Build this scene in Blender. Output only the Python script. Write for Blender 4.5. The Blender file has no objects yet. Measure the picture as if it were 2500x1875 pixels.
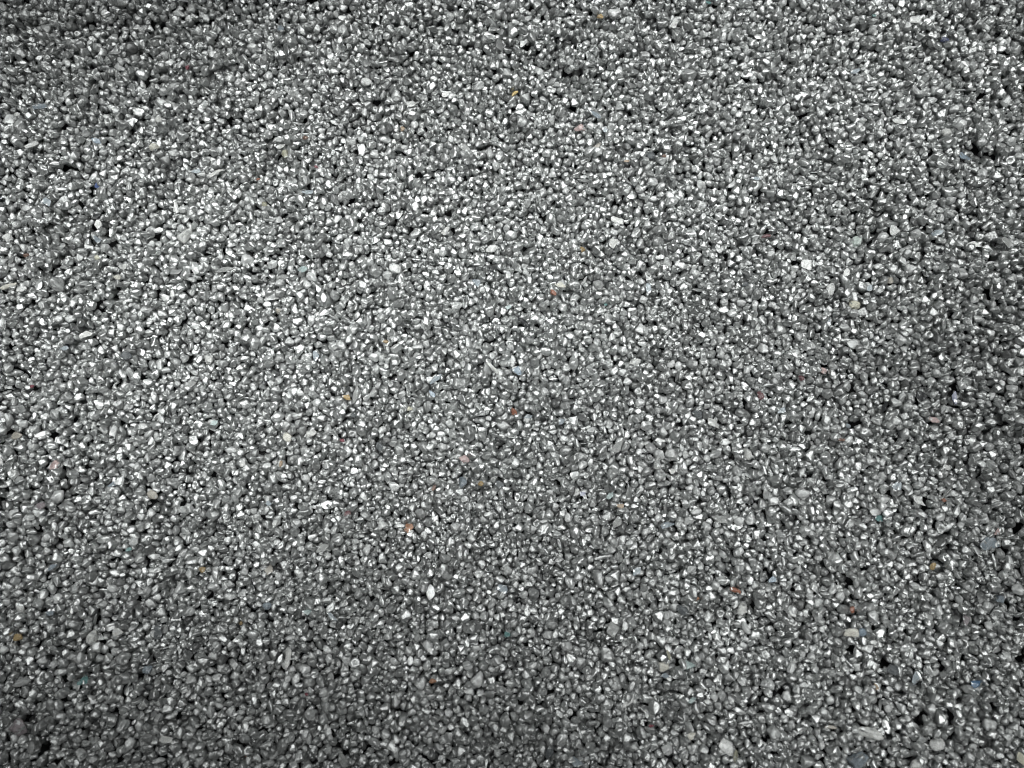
import bpy, math, random
import numpy as np

# ------------------------------------------------------------------ camera, world, lamps
C = bpy.context.scene.collection
scn = bpy.context.scene
TILT = math.radians(10.0)
D0 = 0.1875                       # distance from lens to the grit along the axis (m)
CAMH = D0 * math.cos(TILT)
TH = 18.0 / 26.0                  # tan of half the horizontal angle
cam_d = bpy.data.cameras.new("camera"); cam = bpy.data.objects.new("camera", cam_d); C.objects.link(cam)
cam.location = (0, 0, CAMH); cam.rotation_euler = (TILT, 0, 0)
cam_d.lens = 26; cam_d.sensor_width = 36; cam_d.clip_start = 0.005; cam_d.clip_end = 50
cam_d.dof.use_dof = True; cam_d.dof.focus_distance = 0.191; cam_d.dof.aperture_fstop = 10.0
scn.camera = cam
scn.cycles.pixel_filter_type = 'BLACKMAN_HARRIS'; scn.cycles.filter_width = 1.0

W = bpy.data.worlds.new("World"); scn.world = W; W.use_nodes = True
bg = W.node_tree.nodes["Background"]
_nt = W.node_tree                 # a pale ceiling overhead, dim walls lower down
_tc = _nt.nodes.new("ShaderNodeTexCoord"); _sx = _nt.nodes.new("ShaderNodeSeparateXYZ"); _cr = _nt.nodes.new("ShaderNodeValToRGB")
_nt.links.new(_tc.outputs['Generated'], _sx.inputs[0]); _nt.links.new(_sx.outputs[2], _cr.inputs[0]); _nt.links.new(_cr.outputs[0], bg.inputs[0])
_e = _cr.color_ramp.elements; _e[0].position = 0.35; _e[0].color = (0.03, 0.031, 0.030, 1); _e[1].position = 0.80; _e[1].color = (0.975, 1.0, 0.985, 1)
bg.inputs[1].default_value = 0.125

# ------------------------------------------------------------------ picture <-> ground
def ray(px, py):
    a = (px - 1250) / 1250 * TH; b = (937.5 - py) / 1250 * TH
    ct, st = math.cos(TILT), math.sin(TILT)
    return a, b * ct + st, b * st - ct
def ground_at(px, py, z=0.0):
    x, y, zz = ray(px, py); t = (z - CAMH) / zz
    return x * t, y * t
def to_px(x, y, z):
    ct, st = math.cos(TILT), math.sin(TILT)
    yy = y * ct + (z - CAMH) * st; zz = -y * st + (z - CAMH) * ct
    d = -zz
    return 1250 + x / d / TH * 1250, 937.5 - yy / d / TH * 1250

def aim(o, tgt):
    import mathutils
    d = mathutils.Vector(tgt) - o.location
    o.rotation_euler = d.to_track_quat('-Z', 'Y').to_euler()

def area(name, loc, tgt, sx, sy, power, spread=180, col=(1, 1, 1)):
    l = bpy.data.lights.new(name, 'AREA'); l.shape = 'RECTANGLE'; l.size = sx; l.size_y = sy
    l.energy = power; l.spread = math.radians(spread); l.color = col
    o = bpy.data.objects.new(name, l); C.objects.link(o); o.location = loc; aim(o, tgt); return o

def spot(name, loc, tgt, radius, power, cone, blend=1.0, col=(1, 1, 1)):
    l = bpy.data.lights.new(name, 'SPOT'); l.shadow_soft_size = radius; l.energy = power
    l.spot_size = math.radians(cone); l.spot_blend = blend; l.color = col
    o = bpy.data.objects.new(name, l); C.objects.link(o); o.location = loc; aim(o, tgt); return o

COOL = (0.975, 1.0, 0.985)
# ceiling panels of the room, above the grit
PW_ = dict(pl=0.9, pr=2.2, pf=0.8, a=19, b=9, c=18, d=16, e=16, f=19, g=6.0)
area("ceiling_panel", (-0.36, 0.22, 0.90), (0, 0.04, 0), 0.60, 0.80, PW_['pl'], col=COOL)
area("ceiling_panel", (0.38, 0.26, 0.90), (0, 0.04, 0), 0.60, 0.80, PW_['pr'], col=COOL)
area("ceiling_panel", (0.02, 0.72, 0.90), (0, 0.04, 0), 0.90, 0.45, PW_['pf'], col=COOL)
# added spot clusters, no real fixtures: soft pools shaping the bed's broad brightness
def pool(px, py, power, cone, radius=0.075, ring=0.18, n=4, turn=0.4):
    x, y = ground_at(px, py)
    for k in range(n):
        t = turn + k * 2 * math.pi / n
        spot("added_pool_spot", (x + ring * math.cos(t), y + 0.05 + ring * math.sin(t), 0.50), (x, y, 0), radius, power / n, cone, col=COOL)['pool'] = px
pool(60, 800, PW_['a'], 14)
pool(480, 540, PW_['b'], 15, turn=1.1)
pool(880, 840, PW_['c'], 13, turn=0.8)
pool(1420, 1000, PW_['d'], 13)
pool(1350, 120, PW_['e'], 16, turn=0.7)
pool(2280, 300, PW_['f'], 16, turn=1.2)
pool(2080, 1560, PW_['g'], 16, radius=0.03, ring=0.16, n=2, turn=-0.9)

vs = scn.view_settings
vs.view_transform = 'Standard'; vs.look = 'None'; vs.gamma = 1; vs.use_curve_mapping = False; vs.exposure = 0.0

rng = np.random.default_rng(11); random.seed(5)

# ------------------------------------------------------------------ materials
def nodes(name):
    m = bpy.data.materials.new(name); m.use_nodes = True; nt = m.node_tree
    return m, nt, nt.nodes["Principled BSDF"]
def ramp(nt, src, stops, interp='LINEAR'):
    r = nt.nodes.new("ShaderNodeValToRGB"); r.color_ramp.interpolation = interp
    e = r.color_ramp.elements
    while len(e) < len(stops): e.new(0.5)
    for el, (p, v) in zip(e, stops):
        el.position = p; el.color = (v, v, v, 1) if not hasattr(v, '__len__') else (*v, 1)
    nt.links.new(src, r.inputs[0]); return r.outputs[0]
def noise(nt, scale, detail=3, rough=0.55, dist=0.0, coord='Object'):
    t = nt.nodes.new("ShaderNodeTexCoord"); n = nt.nodes.new("ShaderNodeTexNoise")
    n.inputs['Scale'].default_value = scale; n.inputs['Detail'].default_value = detail
    n.inputs['Roughness'].default_value = rough; n.inputs['Distortion'].default_value = dist
    nt.links.new(t.outputs[coord], n.inputs['Vector']); return n
def mixc(nt, fac, a, b):
    m = nt.nodes.new("ShaderNodeMix"); m.data_type = 'RGBA'
    if isinstance(fac, float): m.inputs[0].default_value = fac
    else: nt.links.new(fac, m.inputs[0])
    for s, v in ((6, a), (7, b)):
        if hasattr(v, 'is_linked'): nt.links.new(v, m.inputs[s])
        else: m.inputs[s].default_value = (*v, 1)
    return m.outputs[2]
def math_n(nt, op, a, b):
    m = nt.nodes.new("ShaderNodeMath"); m.operation = op
    for s, v in ((0, a), (1, b)):
        if hasattr(v, 'is_linked'): nt.links.new(v, m.inputs[s])
        else: m.inputs[s].default_value = v
    return m.outputs[0]

def silver_material():
    m, nt, p = nodes("silver_paint")
    oi = nt.nodes.new("ShaderNodeObjectInfo")
    rnd = oi.outputs['Random']
    tone = ramp(nt, rnd, [(0.0, 0.12), (0.03, 0.42), (0.5, 0.56), (0.95, 0.70), (0.97, 0.52), (1.0, 0.58)])
    n = noise(nt, 1.3, 4, 0.6, 0.4)
    wear = ramp(nt, n.outputs[0], [(0.30, 0.72), (0.50, 1.0), (0.72, 1.12)])
    mul = nt.nodes.new("ShaderNodeMix"); mul.data_type = 'RGBA'; mul.blend_type = 'MULTIPLY'; mul.inputs[0].default_value = 1
    nt.links.new(tone, mul.inputs[6]); nt.links.new(wear, mul.inputs[7])
    tint = nt.nodes.new("ShaderNodeMix"); tint.data_type = 'RGBA'; tint.blend_type = 'MULTIPLY'; tint.inputs[0].default_value = 1
    nt.links.new(mul.outputs[2], tint.inputs[6]); tint.inputs[7].default_value = (0.985, 1.0, 0.995, 1)
    nt.links.new(tint.outputs[2], p.inputs['Base Color'])
    # second random number from the first
    r2 = math_n(nt, 'FRACT', math_n(nt, 'MULTIPLY', rnd, 37.7), 0.0)
    rough = ramp(nt, r2, [(0.0, 0.32), (0.5, 0.44), (0.85, 0.54), (1.0, 0.64)])
    nt.links.new(rough, p.inputs['Roughness'])
    met = ramp(nt, rnd, [(0.0, 0.45), (0.05, 0.92), (0.93, 0.92), (0.97, 0.35), (1.0, 0.25)])
    nt.links.new(met, p.inputs['Metallic'])
    nb = noise(nt, 2.6, 3, 0.6, 0.8)
    b = nt.nodes.new("ShaderNodeBump"); b.inputs['Strength'].default_value = 0.6; b.inputs['Distance'].default_value = 0.00013
    nt.links.new(nb.outputs[0], b.inputs['Height']); nt.links.new(b.outputs[0], p.inputs['Normal'])
    return m
SILVER = silver_material()

def chip_material(name, col, coat=0.35, rough=0.35, metal=0.0, spec=0.5):
    """bare shell, stone or glass colour with leftovers of silver paint on it"""
    m, nt, p = nodes(name)
    n1 = noise(nt, 2.2, 3, 0.6, 1.0)
    dk = tuple(c * 0.6 for c in col); lt = tuple(min(0.9, c * 1.25 + 0.02) for c in col)
    c1 = ramp(nt, n1.outputs[0], [(0.3, dk), (0.5, col), (0.72, lt)])
    n2 = noise(nt, 0.9, 3, 0.55, 0.6)
    mask = ramp(nt, n2.outputs[0], [(0.50 + 0.25 * (0.5 - coat), 0.0), (0.56 + 0.25 * (0.5 - coat), 1.0)])
    nt.links.new(mixc(nt, mask, c1, (0.50, 0.51, 0.51)), p.inputs['Base Color'])
    nt.links.new(math_n(nt, 'ADD', math_n(nt, 'MULTIPLY', mask, 0.9 - metal), metal), p.inputs['Metallic'])
    p.inputs['Roughness'].default_value = rough
    p.inputs['Specular IOR Level'].default_value = spec
    b = nt.nodes.new("ShaderNodeBump"); b.inputs['Strength'].default_value = 0.35; b.inputs['Distance'].default_value = 0.00006
    nt.links.new(n1.outputs[0], b.inputs['Height']); nt.links.new(b.outputs[0], p.inputs['Normal'])
    return m

# ------------------------------------------------------------------ grain shapes (unit radius about 1)
def ico(sub):
    import bmesh
    bm = bmesh.new(); bmesh.ops.create_icosphere(bm, subdivisions=sub, radius=1)
    v = np.array([x.co[:] for x in bm.verts]); f = np.array([[q.index for q in x.verts] for x in bm.faces]); bm.free()
    return v / np.linalg.norm(v, axis=1, keepdims=True), f
DIR, FAC = ico(4)

def rotm(ax, ay, az):
    cx, sx, cy, sy, cz, sz = math.cos(ax), math.sin(ax), math.cos(ay), math.sin(ay), math.cos(az), math.sin(az)
    X = np.array([[1, 0, 0], [0, cx, -sx], [0, sx, cx]]); Y = np.array([[cy, 0, sy], [0, 1, 0], [-sy, 0, cy]])
    Z = np.array([[cz, -sz, 0], [sz, cz, 0], [0, 0, 1]]); return Z @ Y @ X

def wav(P, k, n, r):
    """sum of random waves, a cheap smooth noise"""
    out = np.zeros(len(P))
    for i in range(n):
        d = r.normal(size=3); d /= np.linalg.norm(d)
        out += np.sin(P @ d * k * r.uniform(0.7, 1.4) + r.uniform(0, 6.28))
    return out / math.sqrt(n)

def facet(r, n, lo, hi, soft):
    N = r.normal(size=(n, 3)); N /= np.linalg.norm(N, axis=1, keepdims=True)
    d = r.uniform(lo, hi, n)
    dots = np.maximum(DIR @ N.T, 1e-3) / d
    return (dots ** soft).sum(1) ** (-1 / soft)

def stone(r, kind):
    if kind == 'round':
        rad = facet(r, 17, .86, 1.08, 12); sc = np.array([1.04, r.uniform(.86, 1), r.uniform(.8, .98)])
    elif kind == 'oval':
        rad = facet(r, 15, .86, 1.1, 16); sc = np.array([1.26, r.uniform(.7, .9), r.uniform(.6, .8)])
    elif kind == 'angular':
        rad = facet(r, 10, .75, 1.05, 22); sc = np.array([1.1, r.uniform(.75, 1), r.uniform(.6, .85)])
    elif kind == 'flat':
        rad = facet(r, 13, .8, 1.1, 16); sc = np.array([1.3, r.uniform(.75, 1.05), r.uniform(.26, .4)])
    elif kind == 'sliver':
        rad = facet(r, 14, .85, 1.1, 16); sc = np.array([1.9, r.uniform(.42, .6), r.uniform(.3, .45)])
    rad = np.minimum(rad, 1.45)
    rad = rad * (1 + 0.055 * wav(DIR, 4.5, 4, r) + 0.028 * wav(DIR, 10, 5, r))
    # creases where the coating has puckered
    c = wav(DIR, 5.5, 4, r); rad = rad - 0.05 * np.exp(-(c / 0.16) ** 2) * r.uniform(0.3, 1.2)
    return DIR * rad[:, None] * sc

def shard(r, irr=0.28, L=1.35, Wd=1.0, t=0.13, bend=None):
    """thin curved piece of shell with a broken outline"""
    th = np.arctan2(DIR[:, 1], DIR[:, 0]); rr = np.hypot(DIR[:, 0], DIR[:, 1])
    n = r.integers(4, 7); an = np.sort(r.uniform(0, 6.283, n) * 0.35 + np.arange(n) * 6.283 / n); dd = r.uniform(.62, 1.0, n)
    cs = np.maximum(np.cos(th[:, None] - an[None]), 1e-3) / dd
    R = np.minimum((cs ** 14).sum(1) ** (-1 / 14), 1.5)
    q = np.sign(rr) * rr ** 0.75
    x = np.cos(th) * q * R * L; y = np.sin(th) * q * R * Wd
    z = np.sign(DIR[:, 2]) * np.abs(DIR[:, 2]) ** 0.5 * t
    if bend is None: bend = r.uniform(0.25, 0.6)
    z = z + bend * (y ** 2) + 0.15 * bend * x ** 2 + 0.03 * np.sin(5 * x + r.uniform(0, 6))
    return np.stack([x, y, z - z.mean()], 1)

def crescent(r):
    """bent, hook-like piece"""
    x = DIR[:, 0]; ang = x * r.uniform(1.1, 2.3); R0 = 0.85
    w = 0.42 * (1 + 0.10 * wav(DIR, 5, 3, r)); yy = DIR[:, 1] * w; zz = DIR[:, 2] * w * r.uniform(.8, 1.1)
    rad = R0 + yy
    return np.stack([rad * np.sin(ang), rad * np.cos(ang) - R0 * 0.5, zz], 1)

def snail(r):
    """cup with a hollow, like a broken tiny shell"""
    P = stone(r, 'round'); d = DIR @ np.array([0, 0, 1.0])
    s = np.clip((d - 0.62) / 0.38, 0, 1)
    P = P * (1 - 0.75 * (s * s * (3 - 2 * s)))[:, None]
    return P

KINDS = [('round', 150), ('oval', 40), ('angular', 22), ('flat', 7), ('sliver', 3), ('shard', 7), ('crescent', 4), ('cup', 8)]
WORD = dict(round='rounded', oval='oval', angular='angular', flat='flat', sliver='long narrow', shard='curved', crescent='bent', cup='hollow')
shapes = []
for kind, n in KINDS:
    for i in range(n):
        if kind == 'shard': P = shard(rng)
        elif kind == 'crescent': P = crescent(rng)
        elif kind == 'cup': P = snail(rng)
        else: P = stone(rng, kind)
        if kind in ('flat', 'shard'): a, b = rng.normal(0, .3, 2)
        elif kind in ('sliver', 'oval', 'crescent'): a, b = rng.uniform(0, 6.28), rng.normal(0, .3)
        elif kind == 'cup': a, b = rng.normal(0, .5, 2)
        else: a, b = rng.uniform(0, 6.28, 2)
        P = P @ rotm(a, b, rng.uniform(0, 6.28)).T
        P -= (P.max(0) + P.min(0)) / 2
        shapes.append((kind, P))

def make_mesh(name, P, F, mat):
    me = bpy.data.meshes.new(name)
    me.vertices.add(len(P)); me.vertices.foreach_set('co', np.ascontiguousarray(P, dtype=np.float32).ravel())
    me.loops.add(F.size); me.loops.foreach_set('vertex_index', F.astype(np.int32).ravel())
    me.polygons.add(len(F)); me.polygons.foreach_set('loop_start', np.arange(0, F.size, 3, dtype=np.int32))
    me.polygons.foreach_set('use_smooth', np.ones(len(F), dtype=bool))
    me.update(calc_edges=True); me.materials.append(mat); return me

def hmap(P, cell):
    """top and bottom height maps of a shape on a grid"""
    a, b, c = P[FAC[:, 0]], P[FAC[:, 1]], P[FAC[:, 2]]
    Q = np.concatenate([P, (a + b + c) / 3, (a + b) / 2, (b + c) / 2, (c + a) / 2])
    nx = int(math.ceil(np.abs(P[:, 0]).max() / cell)); ny = int(math.ceil(np.abs(P[:, 1]).max() / cell))
    top = np.full((2 * ny + 1, 2 * nx + 1), -np.inf); bot = np.full_like(top, np.inf)
    i = np.clip(np.rint(Q[:, 1] / cell).astype(int) + ny, 0, 2 * ny); j = np.clip(np.rint(Q[:, 0] / cell).astype(int) + nx, 0, 2 * nx)
    np.maximum.at(top, (i, j), Q[:, 2]); np.minimum.at(bot, (i, j), Q[:, 2])
    return top, bot

# ------------------------------------------------------------------ the heap: grains dropped one by one
CELL = 0.0002
GX, GY = 1500, 1060                      # the heap repeats with this period (0.300 x 0.212 m)
X0, Y0 = -0.150, -0.062
yy, xx = np.mgrid[0:GY, 0:GX]
gx = X0 + xx * CELL; gy = Y0 + yy * CELL
U = np.zeros((GY, GX))
def bump(px, py, rx, ry, rot, amp):
    cx, cy = ground_at(px, py); c, s = math.cos(math.radians(rot)), math.sin(math.radians(rot))
    u = ((gx - cx) * c + (gy - cy) * s) / (rx * 1e-4); v = (-(gx - cx) * s + (gy - cy) * c) / (ry * 1e-4)
    global U; U += 0.6 * amp * 1e-3 * np.exp(-(u * u + v * v))
# hollows and swells seen as darker and lighter belts (photo pixels; mm)
for b in [(1480, 620, 330, 110, -40, -2.4), (1900, 760, 260, 120, -45, -2.2), (1250, 800, 420, 120, -32, 1.6),
          (700, 500, 420, 170, -20, 1.8), (2150, 330, 320, 140, -30, 1.8), (500, 1250, 520, 150, -25, -1.8),
          (900, 1330, 420, 130, -10, -2.2), (1350, 1380, 300, 130, 20, -1.6), (1500, 1080, 420, 110, -25, 1.6),
          (2050, 1300, 260, 160, -60, 1.6), (350, 60, 500, 110, 5, -2.6), (300, 900, 300, 130, -20, 1.2),
          (2300, 1000, 150, 220, -20, -1.5), (1000, 1750, 420, 150, 5, -1.2), (250, 1650, 300, 160, 0, -1.0)]:
    bump(*b)
edge = np.clip(np.minimum(np.minimum(xx, GX - 1 - xx), np.minimum(yy, GY - 1 - yy)) / 45.0, 0, 1)
U *= edge * edge * (3 - 2 * edge)
for kx, ky, a, ph in [(6, 3, .25, 0), (9, -5, .2, 1), (3, 7, .25, 2), (14, 9, .12, 3), (11, 15, .12, 5)]:
    U += a * 1e-3 * np.sin(2 * np.pi * (kx * xx / GX + ky * yy / GY) + ph)
H = U - 0.0065
OWN = np.full((GY, GX), -1, dtype=np.int32)
PROT = np.zeros((GY, GX), dtype=bool)

RES = 13                                 # cells per unit radius in the stored shape maps
maps = []
for kind, P in shapes:
    t, b = hmap(P, 1.0 / RES)
    maps.append([(np.rot90(t, -k) if k else t, np.rot90(b, -k) if k else b) for k in range(4)])
    # rows grow with +y, so turning the array by -90 degrees is a turn of the shape by +90 degrees

def shrink(vm, s):
    t, b = vm
    ny, nx = (t.shape[0] - 1) / 2 / RES * s / CELL, (t.shape[1] - 1) / 2 / RES * s / CELL
    hy, hx = max(1, int(round(ny))), max(1, int(round(nx)))
    ii = np.clip(np.rint(np.arange(-hy, hy + 1) * CELL / s * RES + (t.shape[0] - 1) / 2).astype(int), 0, t.shape[0] - 1)
    jj = np.clip(np.rint(np.arange(-hx, hx + 1) * CELL / s * RES + (t.shape[1] - 1) / 2).astype(int), 0, t.shape[1] - 1)
    return t[ii[:, None], jj] * s, b[ii[:, None], jj] * s, hy, hx

grains = []     # x, y, z, scale, variant, quarter turn, stage
AR = np.arange(-64, 65)
def settle(v, s, q, i, j, tries, reach, stage, protect=False):
    t, b, hy, hx = shrink(maps[v][q], s)
    best = None
    ry, rx = AR[64 - hy:65 + hy], AR[64 - hx:65 + hx]
    ci, cj = i, j
    for k in range(tries):
        if k == 0: a, c = i, j
        elif k <= tries // 2 or best is None: a, c = i + int(rng.integers(-reach, reach + 1)), j + int(rng.integers(-reach, reach + 1))
        else: a, c = best[1] + int(rng.integers(-3, 4)), best[2] + int(rng.integers(-3, 4))
        R = (a + ry) % GY; Cc = (c + rx) % GX
        if protect and PROT[R[:, None], Cc][t > -1].any(): continue
        z = (H[R[:, None], Cc] - b).max()
        sc = z - U[a % GY, c % GX]
        if best is None or sc < best[0]: best = (sc, a, c, z, R, Cc)
    if best is None: return
    _, a, c, z, R, Cc = best
    if len(R) == 0: return
    z -= 0.06 * s
    hw = H[R[:, None], Cc]; nt_ = t + z; up = nt_ > hw
    gid = len(grains)
    hw[up] = nt_[up]; H[R[:, None], Cc] = hw
    ow = OWN[R[:, None], Cc]; ow[up] = gid; OWN[R[:, None], Cc] = ow
    grains.append((X0 + (c % GX) * CELL, Y0 + (a % GY) * CELL, z, s, v, q, stage))

NV = len(shapes); vk = np.array([k for k, _ in shapes])
big_w = np.ones(NV); top_w = np.where(vk == 'round', 1.0, np.where(np.isin(vk, ['oval', 'angular', 'cup']), .55, .35)); top_w /= top_w.sum(); small_w = np.where(np.isin(vk, ['round', 'oval', 'angular']), 1.0, 0.25); small_w /= small_w.sum(); big_w /= big_w.sum()
def drop(n, mean, sig, lo, hi, stage, tries=6, reach=7, w=big_w, protect=False):
    side = int(math.sqrt(n * GX / GY)); rows = max(1, n // side)
    pts = [(int((i + .5 + rng.uniform(-.5, .5)) * GY / rows), int((j + .5 + rng.uniform(-.5, .5)) * GX / side)) for i in range(rows) for j in range(side)]
    rng.shuffle(pts)
    S = np.clip(mean * np.exp(rng.normal(0, sig, len(pts))), lo, hi) * 1e-3
    V = rng.choice(NV, len(pts), p=w); Q = rng.integers(0, 4, len(pts))
    for (i, j), s, v, q in zip(pts, S, V, Q):
        settle(int(v), float(s), int(q), i, j, tries, reach, stage, protect)

drop(16000, .98, .18, .6, 1.4, 0, 3)
drop(12000, .88, .17, .55, 1.5, 1, 8, 6)
drop(9000, .42, .25, .25, .7, 1, 4, w=small_w)
drop(9500, .88, .16, .55, 1.65, 2, 16, 7, w=top_w)
def fill(n, mean, stage, protect=False, w=big_w):
    """drop grains into the deepest holes that are left"""
    for _ in range(n):
        ii = rng.integers(0, GY, 60); jj = rng.integers(0, GX, 60); k = int(np.argmin(H[ii, jj] - U[ii, jj]))
        settle(int(rng.choice(NV, p=w)), float(mean * math.exp(rng.normal(0, .2))) * 1e-3, int(rng.integers(0, 4)), int(ii[k]), int(jj[k]), 4, 3, stage, protect)
fill(3000, .82, 2, False, top_w)

# ------------------------------------------------------------------ the odd pieces that show their own colour
COL = {
 'white': ((.74, .75, .73), .12, .35), 'offwhite': ((.58, .59, .56), .30, .40), 'cream': ((.62, .60, .50), .15, .4),
 'beige': ((.42, .38, .31), .25, .45), 'paleblue': ((.33, .40, .45), .28, .25), 'skyblue': ((.22, .32, .42), .15, .25),
 'cobalt': ((.03, .09, .30), .10, .25), 'navy': ((.05, .07, .18), .25, .25), 'blue': ((.03, .16, .34), .12, .25),
 'aqua': ((.32, .45, .44), .20, .28), 'teal': ((.08, .28, .27), .30, .3), 'slateblue': ((.20, .26, .31), .30, .35),
 'slate': ((.10, .115, .125), .18, .5), 'black': ((.022, .024, .028), .08, .45), 'grey': ((.30, .31, .30), .20, .6),
 'yellow': ((.72, .48, .05), .10, .3), 'ochre': ((.46, .29, .06), .20, .4), 'gold': ((.36, .22, .04), .25, .35),
 'tan': ((.40, .26, .13), .28, .4), 'orange': ((.44, .17, .05), .20, .4), 'rust': ((.36, .10, .03), .22, .35),
 'brown': ((.20, .09, .05), .30, .4), 'crimson': ((.26, .02, .05), .20, .35), 'maroon': ((.17, .05, .06), .30, .35),
 'pink': ((.58, .38, .36), .30, .4), 'mauve': ((.26, .21, .23), .35, .5), 'olive': ((.33, .32, .20), .35, .45),
 'paleyellow': ((.62, .60, .42), .15, .4), 'lavender': ((.34, .36, .52), .30, .25), 'palegreen': ((.52, .63, .57), .25, .3)}
CNAME = dict(offwhite='off-white', paleblue='pale blue', skyblue='sky blue', cobalt='cobalt blue', navy='navy blue', slateblue='slate blue',
             slate='dark slate', blue='deep blue', paleyellow='pale yellow', palegreen='pale green', grey='dull grey', rust='rust red', mauve='grey mauve', gold='golden brown')
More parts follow.
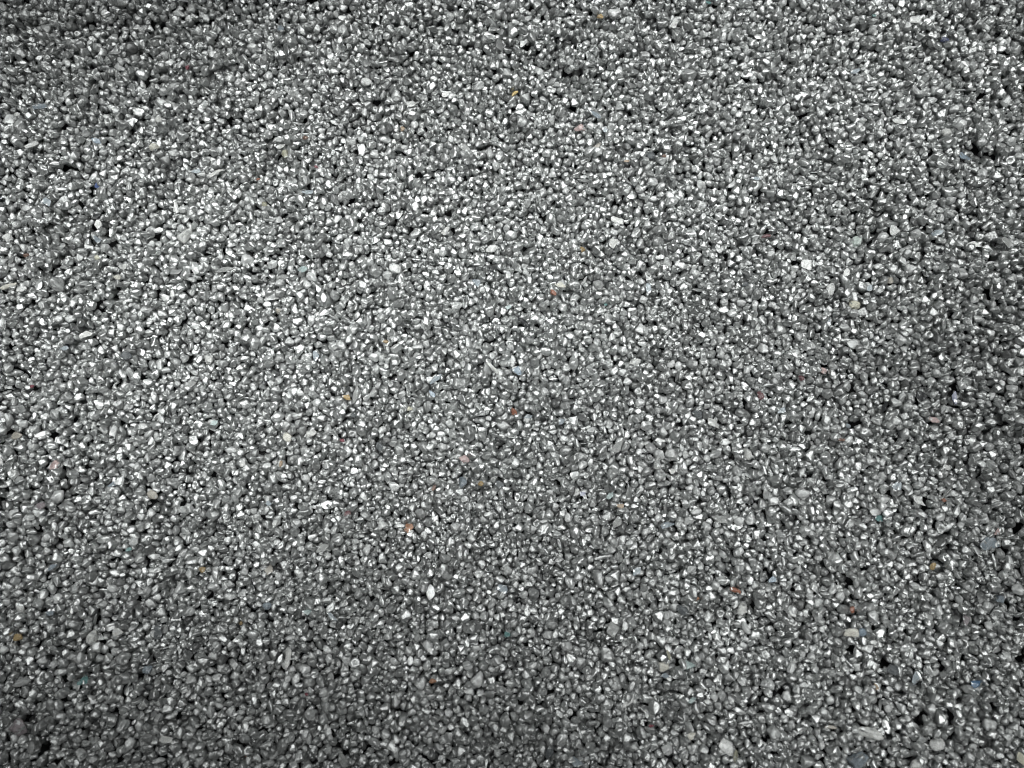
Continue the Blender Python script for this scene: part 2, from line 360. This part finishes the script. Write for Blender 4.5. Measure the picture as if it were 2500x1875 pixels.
# x, y, length, width (photo pixels), angle (degrees, anticlockwise), shape, colour
CH = [
 (462,172,16,10,70,'chunk','crimson'),(240,347,27,14,0,'flake','skyblue'),(85,359,36,18,20,'shard','white'),(249,461,24,12,-65,'flake','cobalt'),
 (480,423,32,14,-8,'flake','paleblue'),(384,367,24,20,0,'pebble','cream'),(404,311,20,18,-20,'pebble','offwhite'),(107,268,40,16,5,'flake','slateblue'),
 (534,431,40,10,32,'splinter','offwhite'),(312,22,32,24,10,'pebble','grey'),(47,285,18,11,30,'pebble','white'),
 (848,64,24,13,-5,'chunk','ochre'),(689,78,20,16,-40,'flake','slateblue'),(898,211,28,20,-10,'pebble','white'),(1005,260,26,20,-35,'chunk','white'),
 (1091,235,26,14,20,'flake','white'),(749,343,16,11,-10,'chunk','brown'),(985,321,13,13,-60,'chunk','tan'),(700,382,26,18,-60,'chunk','olive'),
 (689,365,26,15,25,'shard','offwhite'),(780,420,9,8,0,'chunk','crimson'),(633,441,11,7,20,'chunk','rust'),(1138,377,26,20,0,'flake','grey'),
 (1257,233,20,9,38,'splinter','yellow'),(1463,52,18,14,-30,'chunk','ochre'),(1725,17,16,12,0,'flake','teal'),(1414,319,26,20,15,'chunk','pink'),
 (1447,300,38,15,-30,'flake','slateblue'),(1478,318,22,13,-25,'flake','paleblue'),(1641,69,34,17,78,'shard','white'),(1620,383,12,9,0,'chunk','brown'),
 (1528,399,14,7,10,'flake','tan'),(1586,384,28,23,-30,'pebble','slate'),(1458,359,22,12,25,'flake','beige'),(1841,441,20,14,20,'flake','paleblue'),
 (2124,51,9,8,0,'chunk','teal'),(2227,57,36,20,5,'shard','white'),(2303,100,20,15,-20,'chunk','navy'),(2350,386,34,18,-25,'flake','skyblue'),
 (2319,154,28,13,-20,'flake','black'),(2305,329,28,22,-10,'pebble','offwhite'),(2191,302,36,16,-28,'flake','offwhite'),(2083,181,22,14,20,'flake','paleblue'),
 (122,500,26,18,-40,'flake','paleblue'),(69,626,14,11,0,'chunk','brown'),(250,636,14,12,-20,'chunk','paleyellow'),(33,705,42,12,22,'splinter','cream'),
 (59,709,28,16,10,'chunk','white'),(318,872,26,22,-10,'pebble','slate'),(161,852,24,13,-10,'flake','paleblue'),(458,582,42,26,55,'chunk','offwhite'),
 (437,511,28,14,-75,'shard','white'),(407,729,22,18,-10,'chunk','white'),(430,723,20,11,-75,'chunk','white'),(247,537,24,16,20,'chunk','black'),
 (253,559,24,16,65,'flake','offwhite'),(218,822,30,17,12,'flake','offwhite'),(513,880,26,22,-60,'chunk','offwhite'),(293,680,17,15,0,'pebble','cream'),
 (28,585,28,22,20,'chunk','white'),(311,655,34,16,22,'flake','offwhite'),(554,664,46,17,10,'flake','grey'),(192,753,14,12,0,'chunk','black'),
 (246,592,24,13,-40,'flake','slateblue'),(655,510,14,13,0,'chunk','olive'),(741,661,28,16,15,'flake','aqua'),(754,473,32,12,0,'flake','paleblue'),
 (966,661,30,24,-30,'pebble','white'),(772,870,28,18,70,'flake','slateblue'),(1065,928,38,14,38,'splinter','paleblue'),(1203,900,42,11,-42,'splinter','offwhite'),
 (1199,612,28,20,10,'pebble','white'),(944,837,14,10,20,'chunk','gold'),(681,762,16,12,-60,'chunk','beige'),(1163,695,22,20,-15,'flake','slateblue'),
 (1089,568,26,16,75,'shard','offwhite'),(693,680,34,15,3,'chunk','grey'),(1241,753,16,11,0,'flake','aqua'),
 (1350,719,22,12,-50,'pebble','rust'),(1421,616,14,12,-60,'chunk','gold'),(1366,701,28,15,-10,'flake','cream'),(1278,791,36,16,-35,'shard','black'),
 (1581,709,28,17,75,'flake','paleblue'),(1261,906,28,22,-20,'flake','skyblue'),(1866,581,24,9,8,'splinter','maroon'),(1496,599,30,20,70,'flake','offwhite'),
 (1503,547,34,16,-25,'shard','offwhite'),(1477,747,9,7,0,'chunk','teal'),(1818,695,18,14,0,'flake','slate'),(1547,887,30,18,35,'shard','offwhite'),
 (1458,702,28,22,-30,'pebble','grey'),(2086,593,30,24,70,'chunk','palegreen'),(2175,572,34,26,25,'shard','white'),(1964,651,28,26,-20,'flake','white'),
 (2276,576,28,18,40,'flake','paleblue'),(2083,746,26,21,5,'chunk','paleyellow'),(2167,689,20,16,80,'chunk','beige'),(2016,784,26,18,80,'flake','paleblue'),
 (2117,705,20,17,0,'flake','paleblue'),(2371,600,34,15,-5,'shard','white'),(2022,709,32,20,80,'pebble','white'),(1950,927,16,12,-50,'chunk','maroon'),
 (2008,907,18,14,-20,'flake','pink'),(2057,672,24,15,85,'flake','white'),(2437,605,32,18,-60,'flake','grey'),
 (138,1136,28,16,75,'shard','pink'),(113,1235,22,18,-10,'chunk','mauve'),(499,1390,17,15,-30,'chunk','gold'),(277,1181,24,14,10,'flake','slateblue'),
 (384,1208,28,21,-20,'chunk','beige'),(595,1133,18,16,-30,'chunk','white'),(6,1127,26,18,-70,'flake','white'),(133,1385,26,13,20,'flake','slateblue'),
 (531,1035,20,13,10,'flake','aqua'),(54,1065,28,20,0,'chunk','beige'),(358,1043,22,14,-15,'shard','white'),(319,1341,15,9,30,'flake','teal'),
 (88,946,10,8,0,'chunk','crimson'),(472,942,30,16,0,'flake','grey'),
 (847,972,24,15,-15,'shard','ochre'),(874,968,46,16,78,'splinter','grey'),(865,1016,15,12,0,'chunk','slate'),(838,1076,13,9,-20,'chunk','crimson'),
 (706,1068,26,20,-35,'chunk','cream'),(763,1060,26,15,15,'pebble','offwhite'),(929,1092,24,19,-40,'chunk','slate'),(850,1253,18,10,15,'flake','maroon'),
 (999,1290,27,20,45,'shard','orange'),(1175,1182,14,13,30,'chunk','gold'),(1134,1122,26,21,-10,'chunk','pink'),(1131,1178,28,20,-80,'chunk','slateblue'),
 (1219,1184,22,19,-30,'flake','slate'),(687,1133,18,9,80,'chunk','tan'),(662,1229,18,12,-15,'flake','paleblue'),(790,1338,36,20,28,'flake','grey'),
 (1002,999,14,12,0,'chunk','paleyellow'),(659,1390,26,20,60,'flake','beige'),(1059,1191,16,9,45,'flake','brown'),(1057,965,22,12,-60,'flake','skyblue'),
 (1255,1009,21,14,-55,'chunk','rust'),(1289,1017,22,14,30,'flake','paleblue'),(1371,1032,20,13,40,'flake','slateblue'),(1853,968,24,15,-75,'chunk','maroon'),
 (1610,1075,26,11,3,'flake','white'),(1738,1034,36,17,-25,'flake','offwhite'),(1602,1130,34,20,80,'shard','grey'),(1821,1110,32,22,-50,'chunk','offwhite'),
 (1511,1236,20,12,10,'flake','tan'),(1486,1211,22,15,20,'flake','aqua'),(1422,1206,14,11,0,'flake','lavender'),(1627,1283,32,18,30,'shard','slateblue'),
 (1748,1268,42,18,-5,'flake','grey'),(1504,1275,32,20,60,'flake','grey'),(1553,1394,28,19,60,'flake','paleblue'),(1698,1014,28,21,-15,'chunk','slate'),
 (1637,1152,18,14,0,'shard','offwhite'),(1506,1091,42,20,38,'flake','grey'),(1408,1201,18,16,-60,'chunk','white'),
 (2249,967,30,24,-15,'flake','black'),(2316,975,34,15,82,'flake','lavender'),(2274,1027,28,15,-8,'chunk','pink'),(2047,1075,18,7,-8,'splinter','brown'),
 (2153,995,32,16,65,'flake','black'),(2074,1039,14,13,0,'pebble','paleblue'),(2301,1221,12,10,0,'chunk','rust'),(2175,1187,26,22,-20,'flake','paleblue'),
 (2237,1224,36,17,-35,'shard','white'),(2407,1327,46,42,-30,'flake','slateblue'),(2267,1381,21,14,75,'pebble','ochre'),(2432,1297,22,17,70,'shard','pink'),
 (2303,1142,22,13,-25,'pebble','white'),(1905,1002,26,14,30,'flake','paleblue'),(2146,1265,22,18,-30,'flake','teal'),
 (52,1554,26,18,5,'pebble','ochre'),(209,1657,30,22,10,'shard','teal'),(394,1541,34,22,85,'flake','slate'),(367,1677,24,18,10,'chunk','black'),
 (229,1554,32,26,60,'chunk','offwhite'),(295,1541,28,20,5,'flake','offwhite'),(364,1633,24,20,10,'pebble','slateblue'),(586,1522,11,9,70,'chunk','gold'),
 (598,1847,13,9,60,'chunk','orange'),(57,1485,36,20,-75,'chunk','offwhite'),(409,1802,32,19,5,'flake','offwhite'),(126,1497,20,15,20,'flake','slateblue'),
 (59,1768,42,36,-30,'chunk','mauve'),(755,1492,24,14,-15,'flake','aqua'),(812,1504,32,12,-38,'flake','paleblue'),(657,1477,22,20,0,'pebble','slateblue'),
 (751,1693,10,8,0,'chunk','crimson'),(1058,1660,19,12,-5,'chunk','orange'),(1226,1438,28,22,-40,'flake','slateblue'),(1238,1544,18,16,30,'flake','teal'),
 (844,1847,42,24,-75,'flake','grey'),(1051,1583,11,10,30,'flake','white'),(706,1603,48,16,80,'shard','offwhite'),
 (1792,1440,30,12,-20,'splinter','rust'),(1703,1461,9,8,0,'chunk','orange'),(1807,1485,32,22,45,'pebble','offwhite'),(1661,1487,30,24,-15,'pebble','slate'),
 (1683,1622,32,22,-38,'flake','aqua'),(1618,1627,28,24,30,'chunk','cream'),(1632,1598,26,10,-70,'flake','olive'),(1687,1706,22,13,10,'flake','aqua'),
 (1587,1767,14,8,0,'chunk','crimson'),(1683,1791,24,15,15,'shard','cream'),(1765,1815,38,32,-20,'shard','white'),(1494,1534,36,28,75,'flake','grey'),
 (1531,1711,38,13,35,'splinter','white'),(1410,1854,34,20,-30,'flake','slateblue'),(1339,1830,36,24,80,'chunk','slate'),(1794,1844,30,11,75,'shard','olive'),
 (1622,1647,20,12,10,'flake','slateblue'),(2072,1487,18,12,75,'chunk','rust'),(2065,1540,36,24,10,'chunk','cream'),(2102,1543,23,21,0,'pebble','skyblue'),
 (2116,1785,62,28,-10,'chunk','offwhite'),(2279,1814,36,32,-10,'pebble','white'),(2230,1652,28,26,30,'flake','paleblue'),(2376,1669,24,18,10,'chunk','blue'),
 (2136,1677,22,10,-75,'flake','tan'),(2025,1773,30,9,0,'splinter','beige'),(2087,1854,50,42,20,'chunk','slateblue'),(2355,1512,32,20,80,'flake','mauve'),
 (2478,1847,38,24,-50,'shard','paleyellow'),(1880,1413,20,16,0,'flake','skyblue'),(2427,1460,24,20,0,'chunk','slateblue'),(2163,1628,32,24,-15,'chunk','slate'),
 (2220,1859,30,26,10,'pebble','offwhite')]

MAT = {}
def chip_mat(c, shp):
    key = (c, shp in ('flake', 'shard'))
    if key not in MAT:
        col, coat, rough = COL[c]; l = sum(col) / 3; col = tuple((q * .60 + l * .40) * .76 for q in col)
        MAT[key] = chip_material(CNAME.get(c, c).replace(' ', '_').replace('-', '_') + ('_shell' if key[1] else '_stone'), col, coat + 0.0, rough)
    return MAT[key]

NAME = dict(flake='shell_flake', shard='shell_shard', splinter='shell_splinter', pebble='pebble', chunk='stone_chip')
CAT = dict(flake='shell flake', shard='shell shard', splinter='shell splinter', pebble='pebble', chunk='stone chip')
chips = []
for (px, py, L, Wd, ang, shp, col) in CH:
    x, y = ground_at(px, py, 0.0)
    for _ in range(2):
        ia, ja = int((y - Y0) / CELL), int((x - X0) / CELL)
        x, y = ground_at(px, py, float(np.median(np.take(np.take(H, range(ia - 8, ia + 9), 0, mode='wrap'), range(ja - 8, ja + 9), 1, mode='wrap'))))
    d0 = 0.1 * 1e-3 * (CAMH / -(ray(px, py)[2]) ) / D0 * 1.0      # metres per photo pixel at that place
    r = np.random.default_rng(px * 7 + py)
    L2, W2 = L * d0 / 2 * 1.04, Wd * d0 / 2 * 1.04
    if shp == 'pebble': P = DIR * np.minimum(facet(r, 22, .92, 1.06, 14), 1.3)[:, None] * (1 + .03 * wav(DIR, 4, 3, r))[:, None]; t = 0.75
    elif shp == 'chunk': P = stone(r, 'angular'); t = 0.65
    elif shp == 'shard': P = shard(r, bend=.35); t = None
    elif shp == 'flake': P = shard(r, bend=.16, t=.16); t = None
    else: P = stone(r, 'sliver'); t = 0.6
    P = P - (P.max(0) + P.min(0)) / 2; e = (P.max(0) - P.min(0)) / 2
    if t is None: P = P * np.array([L2 / e[0], W2 / e[1], (L2 + W2) / 2 / 1.1])
    else: P = P * np.array([L2 / e[0], W2 / e[1], W2 * t / e[2]])
    tx, ty = (r.normal(0, .16, 2))
    P = P @ rotm(tx, ty, math.radians(ang)).T
    P -= (P.max(0) + P.min(0)) / 2
    t_, b_ = hmap(P, CELL)
    i, j = int(round((y - Y0) / CELL)), int(round((x - X0) / CELL))
    hy, hx = (t_.shape[0] - 1) // 2, (t_.shape[1] - 1) // 2
    R = (np.arange(i - hy, i + hy + 1)) % GY; Cc = (np.arange(j - hx, j + hx + 1)) % GX
    gap = (H[R[:, None], Cc] - b_)[b_ < 1]
    z = np.percentile(gap, 88)                       # bedded in, edges tucked under neighbours
    hw = H[R[:, None], Cc]; nt_ = t_ + z; up = nt_ > hw; hw[up] = nt_[up]; H[R[:, None], Cc] = hw
    ow = OWN[R[:, None], Cc]; ow[up] = -5; OWN[R[:, None], Cc] = ow
    pr = PROT[R[:, None], Cc]; pr |= t_ > -1; PROT[R[:, None], Cc] = pr
    chips.append(dict(px=px, py=py, shp=shp, col=col, P=P, loc=(x, y, z), size=L * Wd))

drop(3500, .88, .16, .5, 1.5, 3, 16, w=top_w, protect=True)
fill(4500, .76, 3, True, top_w)
drop(4500, .36, .24, .22, .55, 3, 8, reach=6, w=small_w, protect=True)
fill(800, .40, 3, True, small_w)

# ------------------------------------------------------------------ build: which grains are things, which belong to the mass
vis = np.bincount(OWN[OWN >= 0].ravel(), minlength=len(grains))
G = np.array([g[:3] + (g[3],) for g in grains]); gv = np.array([g[4] for g in grains]); gq = np.array([g[5] for g in grains]); gst = np.array([g[6] for g in grains])
zmean = float(np.median(H))
print("GR", len(grains), "median height", zmean, "visible", int((vis > 0).sum()))
PX, PY = to_px(G[:, 0], G[:, 1], G[:, 2])
dist = CAMH - G[:, 2]
infr = (PX > 6) & (PX < 2494) & (PY > 6) & (PY < 1869)
score = np.where(infr, vis / (dist ** 2), 0)
top300 = np.argsort(-score)[:300]
is_top = np.zeros(len(grains), bool); is_top[top300] = True

# labels ------------------------------------------------------------
def region(px, py):
    c = ['far left', 'left', 'left of centre', 'right of centre', 'right', 'far right'][min(5, int(px / 2500 * 6))]
    r = ['top edge', 'upper part', 'upper middle', 'lower middle', 'lower part', 'bottom edge'][min(5, int(py / 1875 * 6))]
    return c, r
SIZEW = lambda s: 'tiny' if s < 170 else ('large' if s > 800 else ('small' if s < 330 else ''))
used = {}
for ch in chips:
    c, r = region(ch['px'], ch['py'])
    ch['phrase'] = (CNAME.get(ch['col'], ch['col']) + ' ' + CAT[ch['shp']])
    lab = (SIZEW(ch['size']) + ' ' + ch['phrase']).strip() + ' in the silver grit, ' + r + ' of picture, ' + c
    used.setdefault(lab, []).append(ch); ch['label'] = lab
for lab, l in used.items():
    if len(l) > 1:
        l.sort(key=lambda q: q['px'])
        ws = ['left-hand', 'right-hand'] if len(l) == 2 else ['leftmost', 'middle', 'rightmost'] if len(l) == 3 else ['leftmost', 'second', 'third', 'rightmost']
        for q, w in zip(l, ws): q['label'] = q['label'].replace('in the silver grit', 'in the grit, ' + w + ' of its like') if False else w + ' ' + q['label']

for ch in chips:
    me = make_mesh(NAME[ch['shp']], ch['P'] * 1000, FAC, chip_mat(ch['col'], ch['shp']))
    o = bpy.data.objects.new(NAME[ch['shp']], me); C.objects.link(o)
    o.scale = (.001,) * 3; o.location = ch['loc']
    o['label'] = ch['label']; o['category'] = CAT[ch['shp']]
    o['group'] = 'bare coloured pieces scattered in the silver grit'

src = bpy.data.collections.new("silver_grain_sources")      # not linked to the scene: only the source of the shapes
meshes = []
for kind, P in shapes:
    me = make_mesh("silver_grain", P, FAC, SILVER); meshes.append(me)
    o = bpy.data.objects.new("silver_grain_source_%03d" % len(meshes), me); src.objects.link(o)

# the 300 grains that show largest
DIRN = ['right of', 'above right of', 'above', 'above left of', 'left of', 'below left of', 'below', 'below right of']
seen = {}
for gi in top300:
    dx = np.array([PX[gi] - ch['px'] for ch in chips]); dy = np.array([ch['py'] - PY[gi] for ch in chips])
    order = np.argsort(np.hypot(dx, dy)); w = WORD[vk[gv[gi]]]
    best = None
    for k in order[:30]:
        ch = chips[k]; sec = int(round(math.degrees(math.atan2(dy[k], dx[k])) / 45)) % 8
        lb = '%s silver grain %s the %s' % (w, DIRN[sec], ch['label'].replace(' in the silver grit', '').replace(' of picture', ''))
        lb = ' '.join(lb.split()[:16])
        if lb not in seen: best = lb; break
    if best is None: best = 'second ' + lb
    best = ' '.join(best.replace(' stone chip', ' stone chip').split()[:16]); seen[best] = 1
    o = bpy.data.objects.new("silver_grain", meshes[gv[gi]]); C.objects.link(o)
    o.location = G[gi, :3]; o.scale = (G[gi, 3],) * 3; o.rotation_euler = (0, 0, gq[gi] * math.pi / 2)
    o['label'] = best; o['category'] = 'grain'; o['group'] = 'largest silver grains in the bed'

# all others: one mass of instances, carried on past the edges of the picture
keep = (~is_top) & ((vis > 0) | (gst >= 2))
PW, PH = GX * CELL, GY * CELL
pts, sc, vi, qt = [], [], [], []
for ax in (-1, 0, 1):
    for ay in (-1, 0, 1):
        k = keep if (ax == 0 and ay == 0) else ((vis > 0) | (gst >= 2))
        x = G[:, 0] + ax * PW; y = G[:, 1] + ay * PH
        k = k & (x > X0 - .05) & (x < X0 + PW + .05) & (y > Y0 - .05) & (y < Y0 + PH + .06)
        pts.append(np.stack([x, y, G[:, 2]], 1)[k]); sc.append(G[k, 3]); vi.append(gv[k]); qt.append(gq[k])
pts = np.concatenate(pts); sc = np.concatenate(sc); vi = np.concatenate(vi); qt = np.concatenate(qt)
# where an odd coloured piece was bedded, the repeats outside the picture simply have a little gap
me = bpy.data.meshes.new("silver_grit"); me.vertices.add(len(pts)); me.vertices.foreach_set('co', pts.astype(np.float32).ravel())
for nm, ty, ar in (('gs', 'FLOAT', sc.astype(np.float32)), ('gi', 'INT', vi.astype(np.int32)), ('gr', 'FLOAT', (qt * math.pi / 2).astype(np.float32))):
    a = me.attributes.new(nm, ty, 'POINT'); a.data.foreach_set('value', ar)
me.update(); me.materials.append(SILVER)
grit = bpy.data.objects.new("silver_grit", me); C.objects.link(grit)
grit['kind'] = 'stuff'; grit['label'] = 'bed of fine silver-coated grit grains that fills the whole picture'; grit['category'] = 'grit'
ng = bpy.data.node_groups.new("scatter_grit", 'GeometryNodeTree')
ng.interface.new_socket(name="Geometry", in_out='INPUT', socket_type='NodeSocketGeometry')
ng.interface.new_socket(name="Geometry", in_out='OUTPUT', socket_type='NodeSocketGeometry')
gin = ng.nodes.new('NodeGroupInput'); gout = ng.nodes.new('NodeGroupOutput')
ci = ng.nodes.new('GeometryNodeCollectionInfo'); ci.inputs['Collection'].default_value = src
ci.inputs['Separate Children'].default_value = True; ci.inputs['Reset Children'].default_value = True
iop = ng.nodes.new('GeometryNodeInstanceOnPoints'); iop.inputs['Pick Instance'].default_value = True
def attr(nm, ty):
    n = ng.nodes.new('GeometryNodeInputNamedAttribute'); n.data_type = ty; n.inputs['Name'].default_value = nm
    return n.outputs['Attribute']
cmb = ng.nodes.new('ShaderNodeCombineXYZ'); ng.links.new(attr('gr', 'FLOAT'), cmb.inputs[2])
ng.links.new(gin.outputs[0], iop.inputs['Points']); ng.links.new(ci.outputs[0], iop.inputs['Instance'])
ng.links.new(attr('gi', 'INT'), iop.inputs['Instance Index']); ng.links.new(cmb.outputs[0], iop.inputs['Rotation'])
ng.links.new(attr('gs', 'FLOAT'), iop.inputs['Scale']); ng.links.new(iop.outputs[0], gout.inputs[0])
mod = grit.modifiers.new("scatter", 'NODES'); mod.node_group = ng

# ground under the grit
gm, nt, p = nodes("dark_underlay"); n = noise(nt, 300, 4)
nt.links.new(ramp(nt, n.outputs[0], [(0.3, .015), (0.7, .035)]), p.inputs['Base Color']); p.inputs['Roughness'].default_value = .8
me = bpy.data.meshes.new("ground"); me.from_pydata([(-1.5, -1.5, 0), (1.5, -1.5, 0), (1.5, 1.5, 0), (-1.5, 1.5, 0)], [], [(0, 1, 2, 3)]); me.materials.append(gm)
g = bpy.data.objects.new("ground", me); C.objects.link(g); g.location.z = -0.0085; g['kind'] = 'structure'
g['label'] = 'dark surface under the bed of silver grit'
